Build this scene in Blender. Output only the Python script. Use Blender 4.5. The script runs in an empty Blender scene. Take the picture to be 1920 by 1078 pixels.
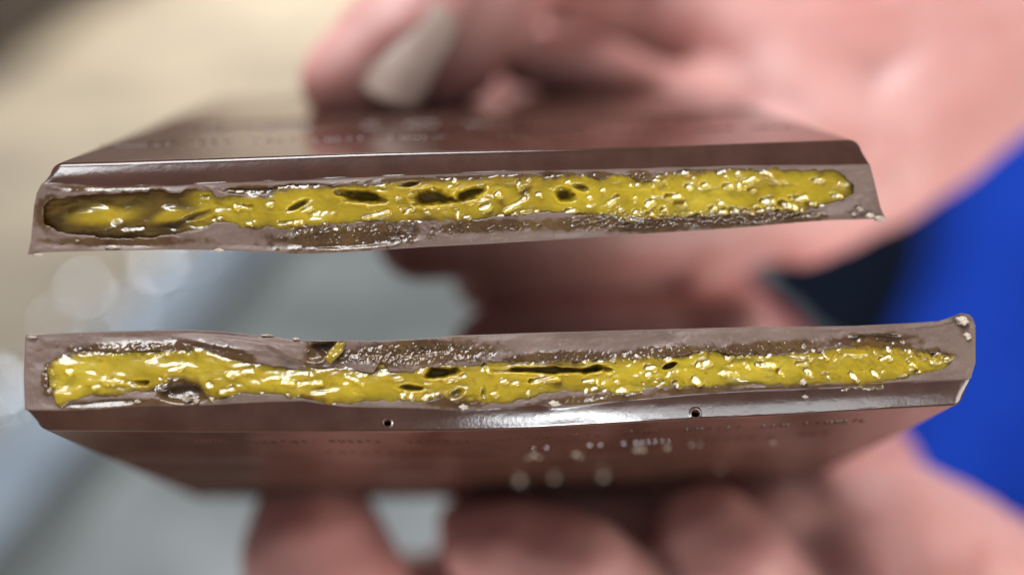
import bpy, bmesh, math, random
import numpy as np
from mathutils import Vector, Matrix
random.seed(4)
scene = bpy.context.scene
COL = scene.collection

# ------------------------------------------------------------------ camera
PITCH = math.radians(35)
CAM = Vector((0.0, 0.0, 1.25))
XW = Vector((1, 0, 0))
FW = Vector((0, math.cos(PITCH), -math.sin(PITCH)))
UW = Vector((0, math.sin(PITCH), math.cos(PITCH)))
def W(p):                       # view coordinates in mm (right, forward, up) -> world metres
    return CAM + (XW * p[0] + FW * p[1] + UW * p[2]) * 0.001
def V(px, py, dep):             # direction of a point of the photograph at a distance (mm) -> view mm
    k = dep / 1600.0
    return np.array([(px - 960) * k, dep, -(py - 539) * k])
cam_d = bpy.data.cameras.new('camera')
cam = bpy.data.objects.new('camera', cam_d); COL.objects.link(cam)
cam.location = CAM; cam.rotation_euler = (math.radians(90) - PITCH, 0, 0)
cam_d.sensor_width = 36; cam_d.lens = 30.0
cam_d.clip_start = 0.005; cam_d.clip_end = 60
cam_d.dof.use_dof = True; cam_d.dof.focus_distance = 0.0795; cam_d.dof.aperture_fstop = 4.4
cam_d.dof.aperture_blades = 0
scene.camera = cam

# ------------------------------------------------------------------ light
world = bpy.data.worlds.new('World'); scene.world = world; world.use_nodes = True
bg = world.node_tree.nodes['Background']
bg.inputs[0].default_value = (0.86, 0.93, 1.0, 1); bg.inputs[1].default_value = 0.21
scene.view_settings.view_transform = 'Standard'; scene.view_settings.look = 'None'
scene.view_settings.exposure = 0.0; scene.view_settings.gamma = 1
def area(name, pos, target, sx, sy, power, col):
    l = bpy.data.lights.new(name, 'AREA'); l.shape = 'RECTANGLE'
    l.size = sx; l.size_y = sy; l.energy = power; l.color = col
    o = bpy.data.objects.new(name, l); COL.objects.link(o)
    o.location = W(pos)
    o.rotation_euler = (W(target) - W(pos)).to_track_quat('-Z', 'Y').to_euler()
    return o
LAMP = np.array([-270.0, -240.0, 840.0])
area('ceiling_or_fill_lamp', tuple(LAMP), (0, 90, 0), 0.86, 0.34, 16.5, (0.96, 0.98, 1.0))
area('side_lamp', (520, -110, -250), (60, 130, -20), 0.30, 0.30, 2.7, (1.0, 0.95, 0.90))
area('groove_glint_light', (172, -152, -308), (20, 80, -11), 0.140, 0.10, 0.40, (0.92, 0.97, 1.0))  # unseen light added low in front, mirrored along the lower half's groove
area('groove_glint_light', (66, -114, -360), (8, 80, -11), 0.072, 0.09, 1.0, (0.92, 0.97, 1.0))  # second added light, for the white patch in that groove
floor_fill = area('ceiling_or_fill_lamp', (0, 0, 0), (0, 0, -1), 1.6, 1.2, 28.0, (1.0, 0.96, 0.90))  # added fill that brightens the floor, kept off the hands by its spread
wall_fill = area('ceiling_or_fill_lamp', (0, 0, 0), (0, 0, -1), 1.6, 0.6, 70.0, (1.0, 0.96, 0.90))  # added fill for the wall that the upper half reflects
wall_fill.data.spread = math.radians(110); wall_fill.location = (-1.0, 4.3, 2.9); wall_fill.rotation_euler = (math.radians(32), 0, 0)
floor_fill.data.spread = math.radians(105); floor_fill.location = (-1.5, 3.1, 2.6); floor_fill.rotation_euler = (0, 0, 0)

# ------------------------------------------------------------------ helpers
def smooth(a, b, x):
    t = np.clip((x - a) / (b - a), 0, 1); return t * t * (3 - 2 * t)
def vnoise(x, y, seed=0):
    xi = np.floor(x).astype(np.int64); yi = np.floor(y).astype(np.int64)
    fx = x - xi; fy = y - yi
    fx = fx * fx * fx * (fx * (fx * 6 - 15) + 10); fy = fy * fy * fy * (fy * (fy * 6 - 15) + 10)
    def h(a, b):
        n = (a * 374761393 + b * 668265263 + seed * 1274126177) & 0xffffffff
        n = ((n ^ (n >> 13)) * 1274126177) & 0xffffffff
        n = n ^ (n >> 16)
        return (n & 0xffff) / 32767.5 - 1
    return (h(xi, yi) * (1 - fx) + h(xi + 1, yi) * fx) * (1 - fy) + (h(xi, yi + 1) * (1 - fx) + h(xi + 1, yi + 1) * fx) * fy
def fbm(x, y, seed=0, o=3):
    s = 0; a = 1.0
    for k in range(o):
        s = s + a * vnoise(x * 2 ** k + 17.3 * k, y * 2 ** k - 9.1 * k, seed + k); a *= 0.5
    return s
def rot(x, y, deg):
    c, s = math.cos(math.radians(deg)), math.sin(math.radians(deg))
    return x * c + y * s, -x * s + y * c
def pl(pts):
    a = np.array(pts, float)
    return lambda x: np.interp(x, a[:, 0], a[:, 1])
def mesh_obj(name, verts, faces, mat, parent=None, base=None, smooth_sh=True, attrs=None):
    verts = np.asarray(verts, dtype=np.float64)
    b = np.array(base if base is not None else (0, 0, 0), float)
    me = bpy.data.meshes.new(name)
    M = np.array([[XW[i], FW[i], UW[i]] for i in range(3)])
    loc = (verts - b) @ M.T * 0.001
    fa = np.asarray(faces) if not isinstance(faces, list) else None
    if fa is not None:
        me.vertices.add(len(loc)); me.vertices.foreach_set('co', loc.astype(np.float32).ravel())
        n, k = fa.shape
        me.loops.add(n * k); me.loops.foreach_set('vertex_index', fa.astype(np.int32).ravel())
        me.polygons.add(n); me.polygons.foreach_set('loop_start', np.arange(n, dtype=np.int32) * k)
        me.polygons.foreach_set('loop_total', np.full(n, k, dtype=np.int32))
        me.update(calc_edges=True)
    else:
        me.from_pydata([tuple(v) for v in loc], [], faces)
    me.polygons.foreach_set('use_smooth', [smooth_sh] * len(me.polygons))
    if attrs:
        for an, av in attrs.items():
            at = me.attributes.new(an, 'FLOAT', 'POINT'); at.data.foreach_set('value', np.asarray(av, dtype=np.float32).ravel())
    me.materials.append(mat); me.validate(); me.update()
    o = bpy.data.objects.new(name, me); COL.objects.link(o)
    if parent is not None:
        o.parent = parent
    else:
        o.location = W(b)
    return o
def tag(o, label=None, cat=None, group=None, kind=None):
    if label: o['label'] = label
    if cat: o['category'] = cat
    if group: o['group'] = group
    if kind: o['kind'] = kind
    return o
def thing(name, base, label, cat, group=None):
    o = bpy.data.objects.new(name, None); COL.objects.link(o); o.location = W(base)
    o.empty_display_size = 0.01
    return tag(o, label, cat, group)

# ------------------------------------------------------------------ materials
def mat(name):
    m = bpy.data.materials.new(name); m.use_nodes = True
    nt = m.node_tree; return m, nt, nt.nodes['Principled BSDF']
def N(nt, t, **kw):
    n = nt.nodes.new(t)
    for k, v in kw.items():
        if k in n.inputs: n.inputs[k].default_value = v
        else: setattr(n, k, v)
    return n
def mixc(nt, fac, a, b):
    n = nt.nodes.new('ShaderNodeMix'); n.data_type = 'RGBA'
    for i, v in ((0, fac), (6, a), (7, b)):
        if hasattr(v, 'is_output'): nt.links.new(v, n.inputs[i])
        else: n.inputs[i].default_value = v
    return n.outputs[2]
def mixf(nt, fac, a, b):
    n = nt.nodes.new('ShaderNodeMix'); n.data_type = 'FLOAT'
    for i, v in ((0, fac), (2, a), (3, b)):
        if hasattr(v, 'is_output'): nt.links.new(v, n.inputs[i])
        else: n.inputs[i].default_value = v
    return n.outputs[0]
def noise(nt, scale, detail=3, rough=0.5, stretch=None):
    tc = nt.nodes.new('ShaderNodeTexCoord'); n = nt.nodes.new('ShaderNodeTexNoise')
    n.inputs['Scale'].default_value = scale; n.inputs['Detail'].default_value = detail; n.inputs['Roughness'].default_value = rough
    if stretch:
        mp = nt.nodes.new('ShaderNodeMapping'); mp.inputs['Scale'].default_value = stretch
        nt.links.new(tc.outputs['Object'], mp.inputs[0]); nt.links.new(mp.outputs[0], n.inputs[0])
    else: nt.links.new(tc.outputs['Object'], n.inputs[0])
    return n.outputs[0]
def ramp(nt, v, a, b, lo=0.0, hi=1.0):
    n = nt.nodes.new('ShaderNodeMapRange'); n.inputs[1].default_value = a; n.inputs[2].default_value = b
    n.inputs[3].default_value = lo; n.inputs[4].default_value = hi
    nt.links.new(v, n.inputs[0]); return n.outputs[0]
def attr(nt, name):
    n = nt.nodes.new('ShaderNodeAttribute'); n.attribute_name = name; return n.outputs['Fac']
def bump(nt, p, h, dist, strength=1.0):
    b = nt.nodes.new('ShaderNodeBump'); b.inputs['Distance'].default_value = dist
    if hasattr(strength, 'is_output'): nt.links.new(strength, b.inputs['Strength'])
    else: b.inputs['Strength'].default_value = strength
    nt.links.new(h, b.inputs['Height']); nt.links.new(b.outputs[0], p.inputs['Normal'])

def choc_material():
    m, nt, p = mat('milk_chocolate')
    fr = attr(nt, 'fracture'); wt = attr(nt, 'wet')
    n1 = noise(nt, 260, 4, 0.6); n2 = noise(nt, 2600, 3, 0.6)
    mold = mixc(nt, ramp(nt, n1, 0.35, 0.65), (0.054, 0.022, 0.015, 1), (0.074, 0.033, 0.023, 1))
    brk = mixc(nt, ramp(nt, n1, 0.3, 0.7), (0.140, 0.086, 0.066, 1), (0.195, 0.128, 0.102, 1))
    brk = mixc(nt, ramp(nt, n2, 0.62, 0.80), brk, (0.27, 0.20, 0.17, 1))
    c = mixc(nt, ramp(nt, fr, 0.3, 1.0), mold, brk)
    wetc = mixc(nt, ramp(nt, n1, 0.35, 0.7), (0.060, 0.026, 0.010, 1), (0.125, 0.066, 0.018, 1))
    wm = nt.nodes.new('ShaderNodeMath'); wm.operation = 'MULTIPLY'; wm.inputs[1].default_value = 0.88; nt.links.new(wt, wm.inputs[0])
    c = mixc(nt, wm.outputs[0], c, wetc)
    nt.links.new(c, p.inputs['Base Color'])
    r = mixf(nt, fr, 0.075, 0.55)
    r = mixf(nt, wt, r, 0.09)
    nt.links.new(r, p.inputs['Roughness'])
    p.inputs['IOR'].default_value = 1.52
    p.inputs['Specular IOR Level'].default_value = 0.5
    p.inputs['Subsurface Weight'].default_value = 0.0
    bump(nt, p, n2, 0.00012, mixf(nt, fr, 0.05, 0.32))
    return m
def filling_material():
    m, nt, p = mat('mustard_yellow_cream')
    th = attr(nt, 'thick')  # thickness of the cream, with the air pockets' shade mixed in
    n1 = noise(nt, 190, 4, 0.6); n2 = noise(nt, 900, 4, 0.65); n3 = noise(nt, 70, 2, 0.5)
    c = mixc(nt, ramp(nt, n1, 0.3, 0.7), (0.355, 0.238, 0.010, 1), (0.495, 0.360, 0.016, 1))
    c = mixc(nt, ramp(nt, n3, 0.58, 0.75), c, (0.52, 0.39, 0.030, 1))
    c = mixc(nt, ramp(nt, n2, 0.60, 0.78), c, (0.24, 0.13, 0.006, 1))
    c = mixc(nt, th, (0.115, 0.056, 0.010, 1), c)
    nt.links.new(c, p.inputs['Base Color'])
    p.inputs['Roughness'].default_value = 0.32
    p.inputs['Coat Weight'].default_value = 0.7; p.inputs['Coat Roughness'].default_value = 0.085
    p.inputs['IOR'].default_value = 1.48
    p.inputs['Specular IOR Level'].default_value = 0.4
    p.inputs['Subsurface Weight'].default_value = 1.0
    p.inputs['Subsurface Radius'].default_value = (1.0, 0.7, 0.15)
    p.inputs['Subsurface Scale'].default_value = 0.0016
    bump(nt, p, n2, 0.00005, 0.12)
    return m
def skin_material():
    m, nt, p = mat('skin')
    n1 = noise(nt, 55, 3, 0.5); n2 = noise(nt, 1500, 3, 0.6); n3 = noise(nt, 130, 3, 0.6)
    c = mixc(nt, ramp(nt, n1, 0.3, 0.7), (0.560, 0.250, 0.220, 1), (0.630, 0.340, 0.305, 1))
    c = mixc(nt, ramp(nt, n3, 0.55, 0.75), c, (0.48, 0.19, 0.16, 1))
    nt.links.new(c, p.inputs['Base Color'])
    p.inputs['Roughness'].default_value = 0.48
    p.inputs['Subsurface Weight'].default_value = 0.6
    p.inputs['Subsurface Radius'].default_value = (1.0, 0.28, 0.16)
    p.inputs['Subsurface Scale'].default_value = 0.006
    bump(nt, p, n2, 0.0002, 0.3)
    return m
def plain(name, c1, c2, scale, rough, metal=0.0, bumpd=0.0, stretch=None):
    m, nt, p = mat(name)
    n1 = noise(nt, scale, 4, 0.55, stretch)
    nt.links.new(mixc(nt, ramp(nt, n1, 0.35, 0.65), (*c1, 1), (*c2, 1)), p.inputs['Base Color'])
    p.inputs['Roughness'].default_value = rough; p.inputs['Metallic'].default_value = metal
    if bumpd: bump(nt, p, n1, bumpd, 0.5)
    return m
M_CHOC = choc_material(); M_FILL = filling_material(); M_SKIN = skin_material()
M_NAIL = plain('fingernail', (0.33, 0.225, 0.180), (0.38, 0.275, 0.225), 300, 0.45)
M_CRUMB = plain('pale_crumb', (0.30, 0.22, 0.17), (0.55, 0.46, 0.36), 900, 0.4, bumpd=0.0002)

# ------------------------------------------------------------------ chocolate halves
class Frame:
    def __init__(s, origin, X, D):
        s.O = np.array(origin, float)
        s.X = np.array(X, float); s.X /= np.linalg.norm(s.X)
        s.D = np.array(D, float); s.D -= s.X * (s.D @ s.X); s.D /= np.linalg.norm(s.D)
        s.H = np.cross(s.X, s.D)
    def onplane(s, px, py, d=0.0):      # pixel -> local (x, h) on the plane at depth d behind the broken face
        px = np.asarray(px, float); py = np.asarray(py, float)
        ray = np.stack([(px - 960) / 1600.0, np.ones_like(px), -(py - 539) / 1600.0], -1)
        O2 = s.O + s.D * d if np.isscalar(d) else s.O + s.D * np.asarray(d)[..., None]
        t = np.sum(O2 * s.D, -1) / (ray @ s.D)
        P = ray * t[..., None] - s.O
        return P @ s.X, P @ s.H
    def pt(s, x, h, d):
        x, h, d = np.broadcast_arrays(x, h, d)
        return s.O + x[..., None] * s.X + h[..., None] * s.H + d[..., None] * s.D
MM = 0.0505

def bumps_field(hf, px, py, lst, F, seed, tilt, E_, lim):
    # droplets and ridges of wet cream, wedges tilted to shape in lamp glints
    rg_ = random.Random(seed + 77); xs = px[0]; lst = list(lst)
    for _ in range(22):
        xx = rg_.uniform(380, xs[-1] - 30); lst.append((xx, None, rg_.uniform(4, 9), rg_.uniform(3.5, 5.5), rg_.uniform(-40, 60)))
    rng = random.Random(seed); x0_, y0_ = px[0, 0], py[0, 0]; st = px[0, 1] - px[0, 0]
    for (cx, cy, L, Wd, ang) in lst:
        if cy is None:
            f = rg_.random(); f = 0.06 + 0.88 * f; cy = float(lim[0](cx)) * (1 - f) + float(lim[1](cx)) * f
        rL = L * 0.5; rW = max(Wd * 0.40, 2.2)
        j = int(round((cx - x0_) / st)); i = int(round((cy - y0_) / st))
        if not (0 <= i < px.shape[0] and 0 <= j < px.shape[1]): continue
        R_ = int((rL + rW + 9) / st); sl = (slice(max(i - R_, 0), i + R_), slice(max(j - R_, 0), j + R_))
        X_, Y_, H_, EE = px[sl], py[sl], hf[sl], E_[sl]
        sc_ = rng.uniform(0.8, 1.3)
        if rng.random() < 0.10: continue
        rL *= sc_; rW *= sc_ ** 0.5
        lift = 0.015 + 0.12 * rW * MM
        d0 = np.array([-(hf[i, j] + lift) - tilt * E_[i, j] * MM])
        a_, b_ = F.onplane(np.array([cx]), np.array([cy]), d0); P = F.pt(a_, b_, d0)[0]
        l = LAMP - P; l /= np.linalg.norm(l); v = -P / np.linalg.norm(P); n = l + v; n /= np.linalg.norm(n)
        n = n + np.array([rng.uniform(-.14, .14), 0, rng.uniform(-.09, .10)])
        ray = np.stack([(X_ - 960) / 1600.0, np.ones_like(X_), -(Y_ - 539) / 1600.0], -1)
        d = ((ray * ((P @ n) / (ray @ n))[..., None]) - F.O) @ F.D
        hp = -d - tilt * EE * MM
        p, q = rot(X_ - cx, -(Y_ - cy), ang)
        p2 = np.maximum(np.abs(p) - max(rL - rW, 0), 0)
        dist = np.sqrt(p2 ** 2 + q ** 2) - rW + 1.1 * vnoise(X_ / 5, Y_ / 5, seed)
        hp = hp + 0.030 * fbm(X_ / 10, Y_ / 7, seed + 4, 2)
        k = 1 - smooth(-1.0, 3.9, dist)
        hf[sl] = H_ * (1 - k) + hp * k
    return hf

def build_half(spec):
    F = spec['frame']; sg = spec['sign']
    T, B, R = pl(spec['top']), pl(spec['bottom']), pl(spec['ridge'])
    Ft, Fb = pl(spec['ftop']), pl(spec['fbot'])
    fx0, fx1 = spec['fx']
    EL, ER, ridge_l, ridge_r = spec['EL'], spec['ER'], spec['ridge_l'], spec['ridge_r']
    sparks = spec['sparks']; wets = spec['wets']; cav = spec['cav']; seed = spec['seed']
    def sd(px, py):
        py = py + 2.2 * fbm(px / 16, py / 12, seed + 40, 3)
        s = np.minimum(py - Ft(px), Fb(px) - py)
        return np.minimum(s, np.minimum(px - fx0, fx1 - px) * 0.8)
    def wetmask(px, py):
        w = np.zeros_like(px)
        for (cx, cy, rx, ry, a) in wets:
            x, y = rot(px - cx, -(py - cy), a)
            r = np.sqrt((x / rx) ** 2 + (y / ry) ** 2) + 0.22 * fbm(px / 13, py / 9, seed + 7, 3)
            w = np.maximum(w, smooth(1.2, 0.7, r))
        return w
    def sparkle(px, py):
        out = np.zeros_like(px)
        for (cx, cy, rx, ry, a, amp, sc, ang, asp) in sparks:
            x, y = rot(px - cx, -(py - cy), a)
            r = np.sqrt((x / rx) ** 2 + (y / ry) ** 2)
            k = smooth(1.15, 0.7, r)
            if k.max() <= 0: continue
            u, v = rot(px, -py, ang)
            n = fbm(u / (sc * asp), v / sc, seed + 90, 2)
            # broken scales of wet chocolate and cream, each tipped a little upward
            gs, P_ = spec['scales']
            up = -py + 0.35 * math.sin(math.radians(ang)) * px + 5.0 * vnoise(px / 7, py / 9, seed + 95)
            row = np.floor(up / P_); frac = up / P_ - row
            bl = smooth(-0.15, 0.25, vnoise(px / 8 + row * 3.7, row * 1.9, seed + 97))
            out += k * (spec['nscale'] * amp * n + bl * (0.5 - frac) * P_ * gs * MM)
        return out
    # ---- shell
    NC = int(spec['n']); s = np.linspace(0, 1, NC)
    e = 0.006
    s = np.concatenate([np.linspace(0, e, 8)[:-1], np.linspace(e, 1 - e, NC), np.linspace(1 - e, 1, 8)[1:]])
    NF = 96; t = np.linspace(0, 1, NF)
    S, TT = np.meshgrid(s, t)
    xl = np.interp(t, *zip(*EL)); xr = np.interp(t, *zip(*ER))
    PX = xl[:, None] + (xr - xl)[:, None] * S
    PY = T(PX) + (B(PX) - T(PX)) * TT
    # the plain edge is a little ragged where it snapped
    sdist = sd(PX, PY)
    wet = wetmask(PX, PY)
    edge = smooth(0, 0.10, TT) * smooth(0, 0.10, 1 - TT) * smooth(0, 14, PX - xl[:, None]) * smooth(0, 14, xr[:, None] - PX)
    hc = 0.28 * fbm(PX / 120, PY / 60, seed, 2) + 0.09 * fbm(PX / 38, PY / 20, seed + 3, 2) * 0.7 + 0.012 * fbm(PX / 7, PY / 6, seed + 5, 2)
    deep = smooth(-0.3, -0.7, pl(spec['off'])(PX)); rim = smooth(-22, -1, sdist) * 0.10
    hc = hc + rim
    for (cx, cy, rx, ry, a, amp) in spec['dents']:
        u, v = rot(PX - cx, -(PY - cy), a)
        r = np.sqrt((u / rx) ** 2 + (v / ry) ** 2)
        hc = hc + amp * smooth(1.1, 0.6, r)
    hc = hc + sparkle(PX, PY) * 0.9
    hc = hc * edge
    recess = smooth(4.0, 14.0, sdist) * (1 - deep) + smooth(0.0, 8.0, sdist) * deep
    hc = hc * (1 - recess) - recess * 3.1
    E_ = (PY - T(PX)) if sg > 0 else (B(PX) - PY)
    hcb = -hc - spec['tilt'] * E_ * MM
    x, h = F.onplane(PX, PY, hcb)
    # groove rows between the broken face and the moulded ridge
    dr = spec['dr']
    NG = 34
    rows = []      # list of (x,h,d,frac,wet)
    for j in range(NF):
        rows.append((x[j], h[j], hcb[j], np.ones_like(s), wet[j]))
    # sequence: face rows from embossed side to plain side
    if sg < 0: rows = rows[::-1]
    emb_t = 0 if sg > 0 else NF - 1
    e_x, e_h = x[emb_t], h[emb_t]
    rp = ridge_l + (ridge_r - ridge_l) * s
    rx_, rh_ = F.onplane(rp, R(rp), dr)
    Xw = rx_.copy()
    distm = np.minimum(rx_ - rx_[0], rx_[-1] - rx_)
    rr = 1.3
    drop = rr - np.sqrt(np.clip(rr ** 2 - np.clip(rr - distm, 0, rr) ** 2, 0, None))
    hr = rh_ - sg * drop
    ker = np.hanning(181); ker /= ker.sum(); sm = lambda q_: np.convolve(np.pad(q_, 90, mode='reflect', reflect_type='odd'), ker, 'valid')
    es_h = sm(e_h)
    groove = []
    for k in range(1, NG + 1):
        f = k / NG
        gx = e_x + (Xw - e_x) * f
        gh = es_h + (hr - es_h) * f + (e_h - es_h) * math.exp(-f / 0.10) * (1 - f)
        gd = dr * f - 0.10 * math.sin(math.pi * f)
        gd = gd + 0.010 * fbm(gx / 2.0, np.full_like(gx, f * 2), seed + 11, 2) * np.ones_like(gx)
        # thin broken lip beside the face
        lip = 0.07 * math.exp(-((f - 0.0) / 0.05) ** 2) * (1 + 0.9 * fbm(gx * 0.35, gx * 0 + 3.1, seed + 13, 4))
        gh2 = gh + sg * lip
        gpx = None
        wob = np.zeros_like(gx)
        P = F.pt(gx, gh2, np.full_like(gx, gd) if np.isscalar(gd) else gd)
        ppx = 960 + P[:, 0] / P[:, 1] * 1600; ppy = 539 - P[:, 2] / P[:, 1] * 1600
        for (cx, cy, r_) in spec['pits']:
            q = np.sqrt((ppx - cx) ** 2 + (ppy - cy) ** 2) / r_
            wob += 1.1 * smooth(1.0, 0.55, q) - 0.05 * smooth(1.7, 1.2, q) * smooth(0.9, 1.1, q)
        groove.append((gx, gh2, gd + wob, np.full_like(gx, 0.26), np.zeros_like(gx)))
    # rounded ridge then the moulded surface running back
    fil = spec['fillet']
    top = []
    gslope = math.atan2(float(np.mean(np.abs(hr - e_h))), dr)
    for k in range(1, 13):                     # arc from the groove slope to level
        a0 = gslope * (1 - k / 12)
        # integrate along arc
        dd = fil * (math.sin(gslope) - math.sin(a0)); hh = fil * (math.cos(a0) - math.cos(gslope))
        top.append((Xw, hr + sg * hh, dr + dd, 0 * s, 0 * s))
    hl = hr + sg * fil * (1 - math.cos(gslope)); d0 = dr + fil * math.sin(gslope)
    L = spec['L']
    dd = [d0 + 0.6]
    prof = []
    lev = 0.0
    steps = spec['steps']        # (d, dh)
    def level(d):
        v = 0.0
        for (sdp, dh) in steps:
            v += dh * (0.5 * float(smooth(sdp - 0.35, sdp + 0.25, d)) + 0.5 * float(smooth(sdp - 0.35, sdp + 0.05, d) * (1 - smooth(sdp + 0.25, sdp + 0.75, d))))
        return v
    dcur = d0 + 0.15
    while dcur < L - 1.7:
        prof.append((dcur, level(dcur)))
        near = min(abs(dcur - sp[0]) for sp in steps)
        dcur += 0.12 if near < 1.3 else 0.45
    lev = level(L)
    for k in range(0, 7):
        a = k / 6 * math.pi / 2
        prof.append((L - 1.5 + 1.5 * math.sin(a), lev - 1.5 * (1 - math.cos(a))))
    for (d, l) in prof:
        wv = 0.008 * fbm(Xw / 9, np.full_like(Xw, d / 9), seed + 21, 2)
        mid = smooth(0, 3.0, distm)
        # steps stop short of the sides
        lv = l * mid if d < L - 2 else l
        top.append((Xw, hl + sg * (lv + wv), d, 0 * s, 0 * s))
    pj = NF - 1 if sg > 0 else 0
    p_x, p_h = x[pj], h[pj]
    bottom = []
    for d in (L, L - 0.5, L * 0.75, L * 0.5, L * 0.25, 5, 2.5, 1.2, 0.5, 0.15):
        bottom.append((p_x, p_h, d, 0 * s + (0.0 if d > 0.2 else 0.6), 0 * s))
    rows_all = list(reversed(rows)) + groove + top + bottom    # plain edge -> embossed edge -> groove -> surface -> back -> plain surface
    # rows reversed: now starts at plain edge
    V3, fr, wt = [], [], []
    for (a, b, c, f_, w_) in rows_all:
        V3.append(F.pt(a, b, np.broadcast_to(c, a.shape))); fr.append(f_); wt.append(w_)
    V3 = np.array(V3); nr, nc = V3.shape[:2]
    idx = np.arange(nr * nc).reshape(nr, nc)
    a = idx; b = np.roll(idx, -1, axis=0)
    if sg > 0: q = np.stack([a[:, :-1], a[:, 1:], b[:, 1:], b[:, :-1]], -1).reshape(-1, 4)
    else: q = np.stack([a[:, :-1], b[:, :-1], b[:, 1:], a[:, 1:]], -1).reshape(-1, 4)
    verts = V3.reshape(-1, 3)
    fr = np.array(fr).ravel(); wt = np.array(wt).ravel()
    # end caps: fan quads to a middle vertex (as degenerate-free triangles stored as a second list)
    cl = V3[:, 0].mean(0); cr = V3[:, -1].mean(0)
    base = spec['base']
    verts = np.vstack([verts, cl, cr]); nl = nr * nc
    fr = np.append(fr, [0, 0]); wt = np.append(wt, [0, 0])
    faces = q.tolist()
    for j in range(nr):
        j2 = (j + 1) % nr
        tri = (int(idx[j, 0]), int(idx[j2, 0]), nl), (int(idx[j2, -1]), int(idx[j, -1]), nl + 1)
        for tr in tri: faces.append(list(tr if sg > 0 else tr[::-1]))
    root = thing('chocolate_bar_half', base, spec['label'], 'chocolate bar', 'two halves of the broken chocolate bar')
    o = mesh_obj('chocolate_shell', verts, faces, M_CHOC, root, base, True, {'fracture': fr, 'wet': wt})
    bm = bmesh.new(); bm.from_mesh(o.data); bmesh.ops.recalc_face_normals(bm, faces=bm.faces); bm.to_mesh(o.data); bm.free()
    # ---- filling
    step = 1.35
    gx = np.arange(fx0 - 12, fx1 + 12, step)
    y0 = min(p[1] for p in spec['ftop']) - 14; y1 = max(p[1] for p in spec['fbot']) + 14
    gy = np.arange(y0, y1, step)
    PX, PY = np.meshgrid(gx, gy)
    s_ = sd(PX, PY)
    off = pl(spec['off'])(PX)
    # domain warp keeps the lumps from lining up
    wx = PX + 9 * fbm(PX / 45, PY / 30, seed + 61, 2); wy = PY + 6 * fbm(PX / 40, PY / 25, seed + 62, 2)
    hf = off + 0.20 * fbm(wx / 60, wy / 30, seed + 31, 2) + 0.065 * fbm(wx / 30, wy / 15, seed + 33, 2)
    rg = 1 - np.abs(vnoise(wx / 36, wy / 10, seed + 35)); hf = hf + 0.035 * (rg ** 2)
    hf = hf + 0.008 * fbm(wx / 9, wy / 7, seed + 36, 2)
    for (cx, cy, rx, ry, a) in spec['pillows']:
        u, v = rot(PX - cx, -(PY - cy), a); hf = hf + 0.45 * smooth(1.4, 0.2, np.sqrt((u / rx) ** 2 + (v / ry) ** 2))
    hf = hf + sparkle(PX, PY)
    E_ = (PY - T(PX)) if sg > 0 else (B(PX) - PY)
    rise = 1 - np.exp(-np.clip(s_, 0, None) / spec['soft'])
    dp = smooth(-0.3, -0.7, off); eb = -0.02 * (1 - dp) + (off - 0.3) * dp + 0.05 * fbm(PX / 12, PY / 9, seed + 50, 2)
    hf = hf * rise + (1 - rise) * eb
    pocket_shade = np.zeros_like(hf)
    hf = bumps_field(hf, PX, PY, spec['hl'], F, seed, spec['tilt'], E_, (Ft, Fb))
    for (cx, cy, rx, ry, a, dep) in cav:
        u, v = rot(PX - cx, -(PY - cy), a)
        r = np.sqrt((u / rx) ** 2 + (v / ry) ** 2) + 0.26 * fbm(PX / 22, PY / 13, seed + 71, 2)
        big = min(1.0, rx / 25.0) * min(1.0, dep)
        pocket_shade = np.maximum(pocket_shade, smooth(1.35, 0.6, r) * min(1, dep)); hf = hf - 0.46 * dep * smooth(1.28, 0.30, r) + 0.12 * big * np.exp(-((r - 1.30) / 0.20) ** 2) * (0.5 + 0.5 * vnoise(PX / 20, PY / 12, seed + 73))
    hf = np.where(s_ < 0, eb + s_ * (0.028 + 0.3 * dp), hf)
    keep = s_ > -9
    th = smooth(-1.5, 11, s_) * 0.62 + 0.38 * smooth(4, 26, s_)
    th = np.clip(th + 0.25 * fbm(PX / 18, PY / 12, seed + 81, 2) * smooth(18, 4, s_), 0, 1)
    th = th * (1 - 0.5 * pocket_shade)  # air pockets browned, their shade put into the colour
    pil = np.zeros_like(th)
    for (cx, cy, rx, ry, a) in spec['pillows']:
        u, v = rot(PX - cx, -(PY - cy), a); pil = np.maximum(pil, smooth(1.35, 0.45, np.sqrt((u / rx) ** 2 + (v / ry) ** 2)))
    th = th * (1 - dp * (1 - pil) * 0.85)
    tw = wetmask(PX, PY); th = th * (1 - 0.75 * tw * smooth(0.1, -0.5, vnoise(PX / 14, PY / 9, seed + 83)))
    E_ = (PY - T(PX)) if sg > 0 else (B(PX) - PY)
    dd_ = -hf - spec['tilt'] * E_ * MM
    x, h = F.onplane(PX, PY, dd_)
    P = F.pt(x, h, dd_)
    idx = np.arange(P.shape[0] * P.shape[1]).reshape(P.shape[:2])
    kq = keep[:-1, :-1] & keep[1:, :-1] & keep[:-1, 1:] & keep[1:, 1:]
    q = np.stack([idx[:-1, :-1], idx[1:, :-1], idx[1:, 1:], idx[:-1, 1:]], -1)[kq]
    used = np.unique(q); remap = np.full(idx.size, -1); remap[used] = np.arange(len(used))
    mesh_obj('filling', P.reshape(-1, 3)[used], remap[q], M_FILL, root, base, True, {'thick': th.ravel()[used]})
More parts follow.
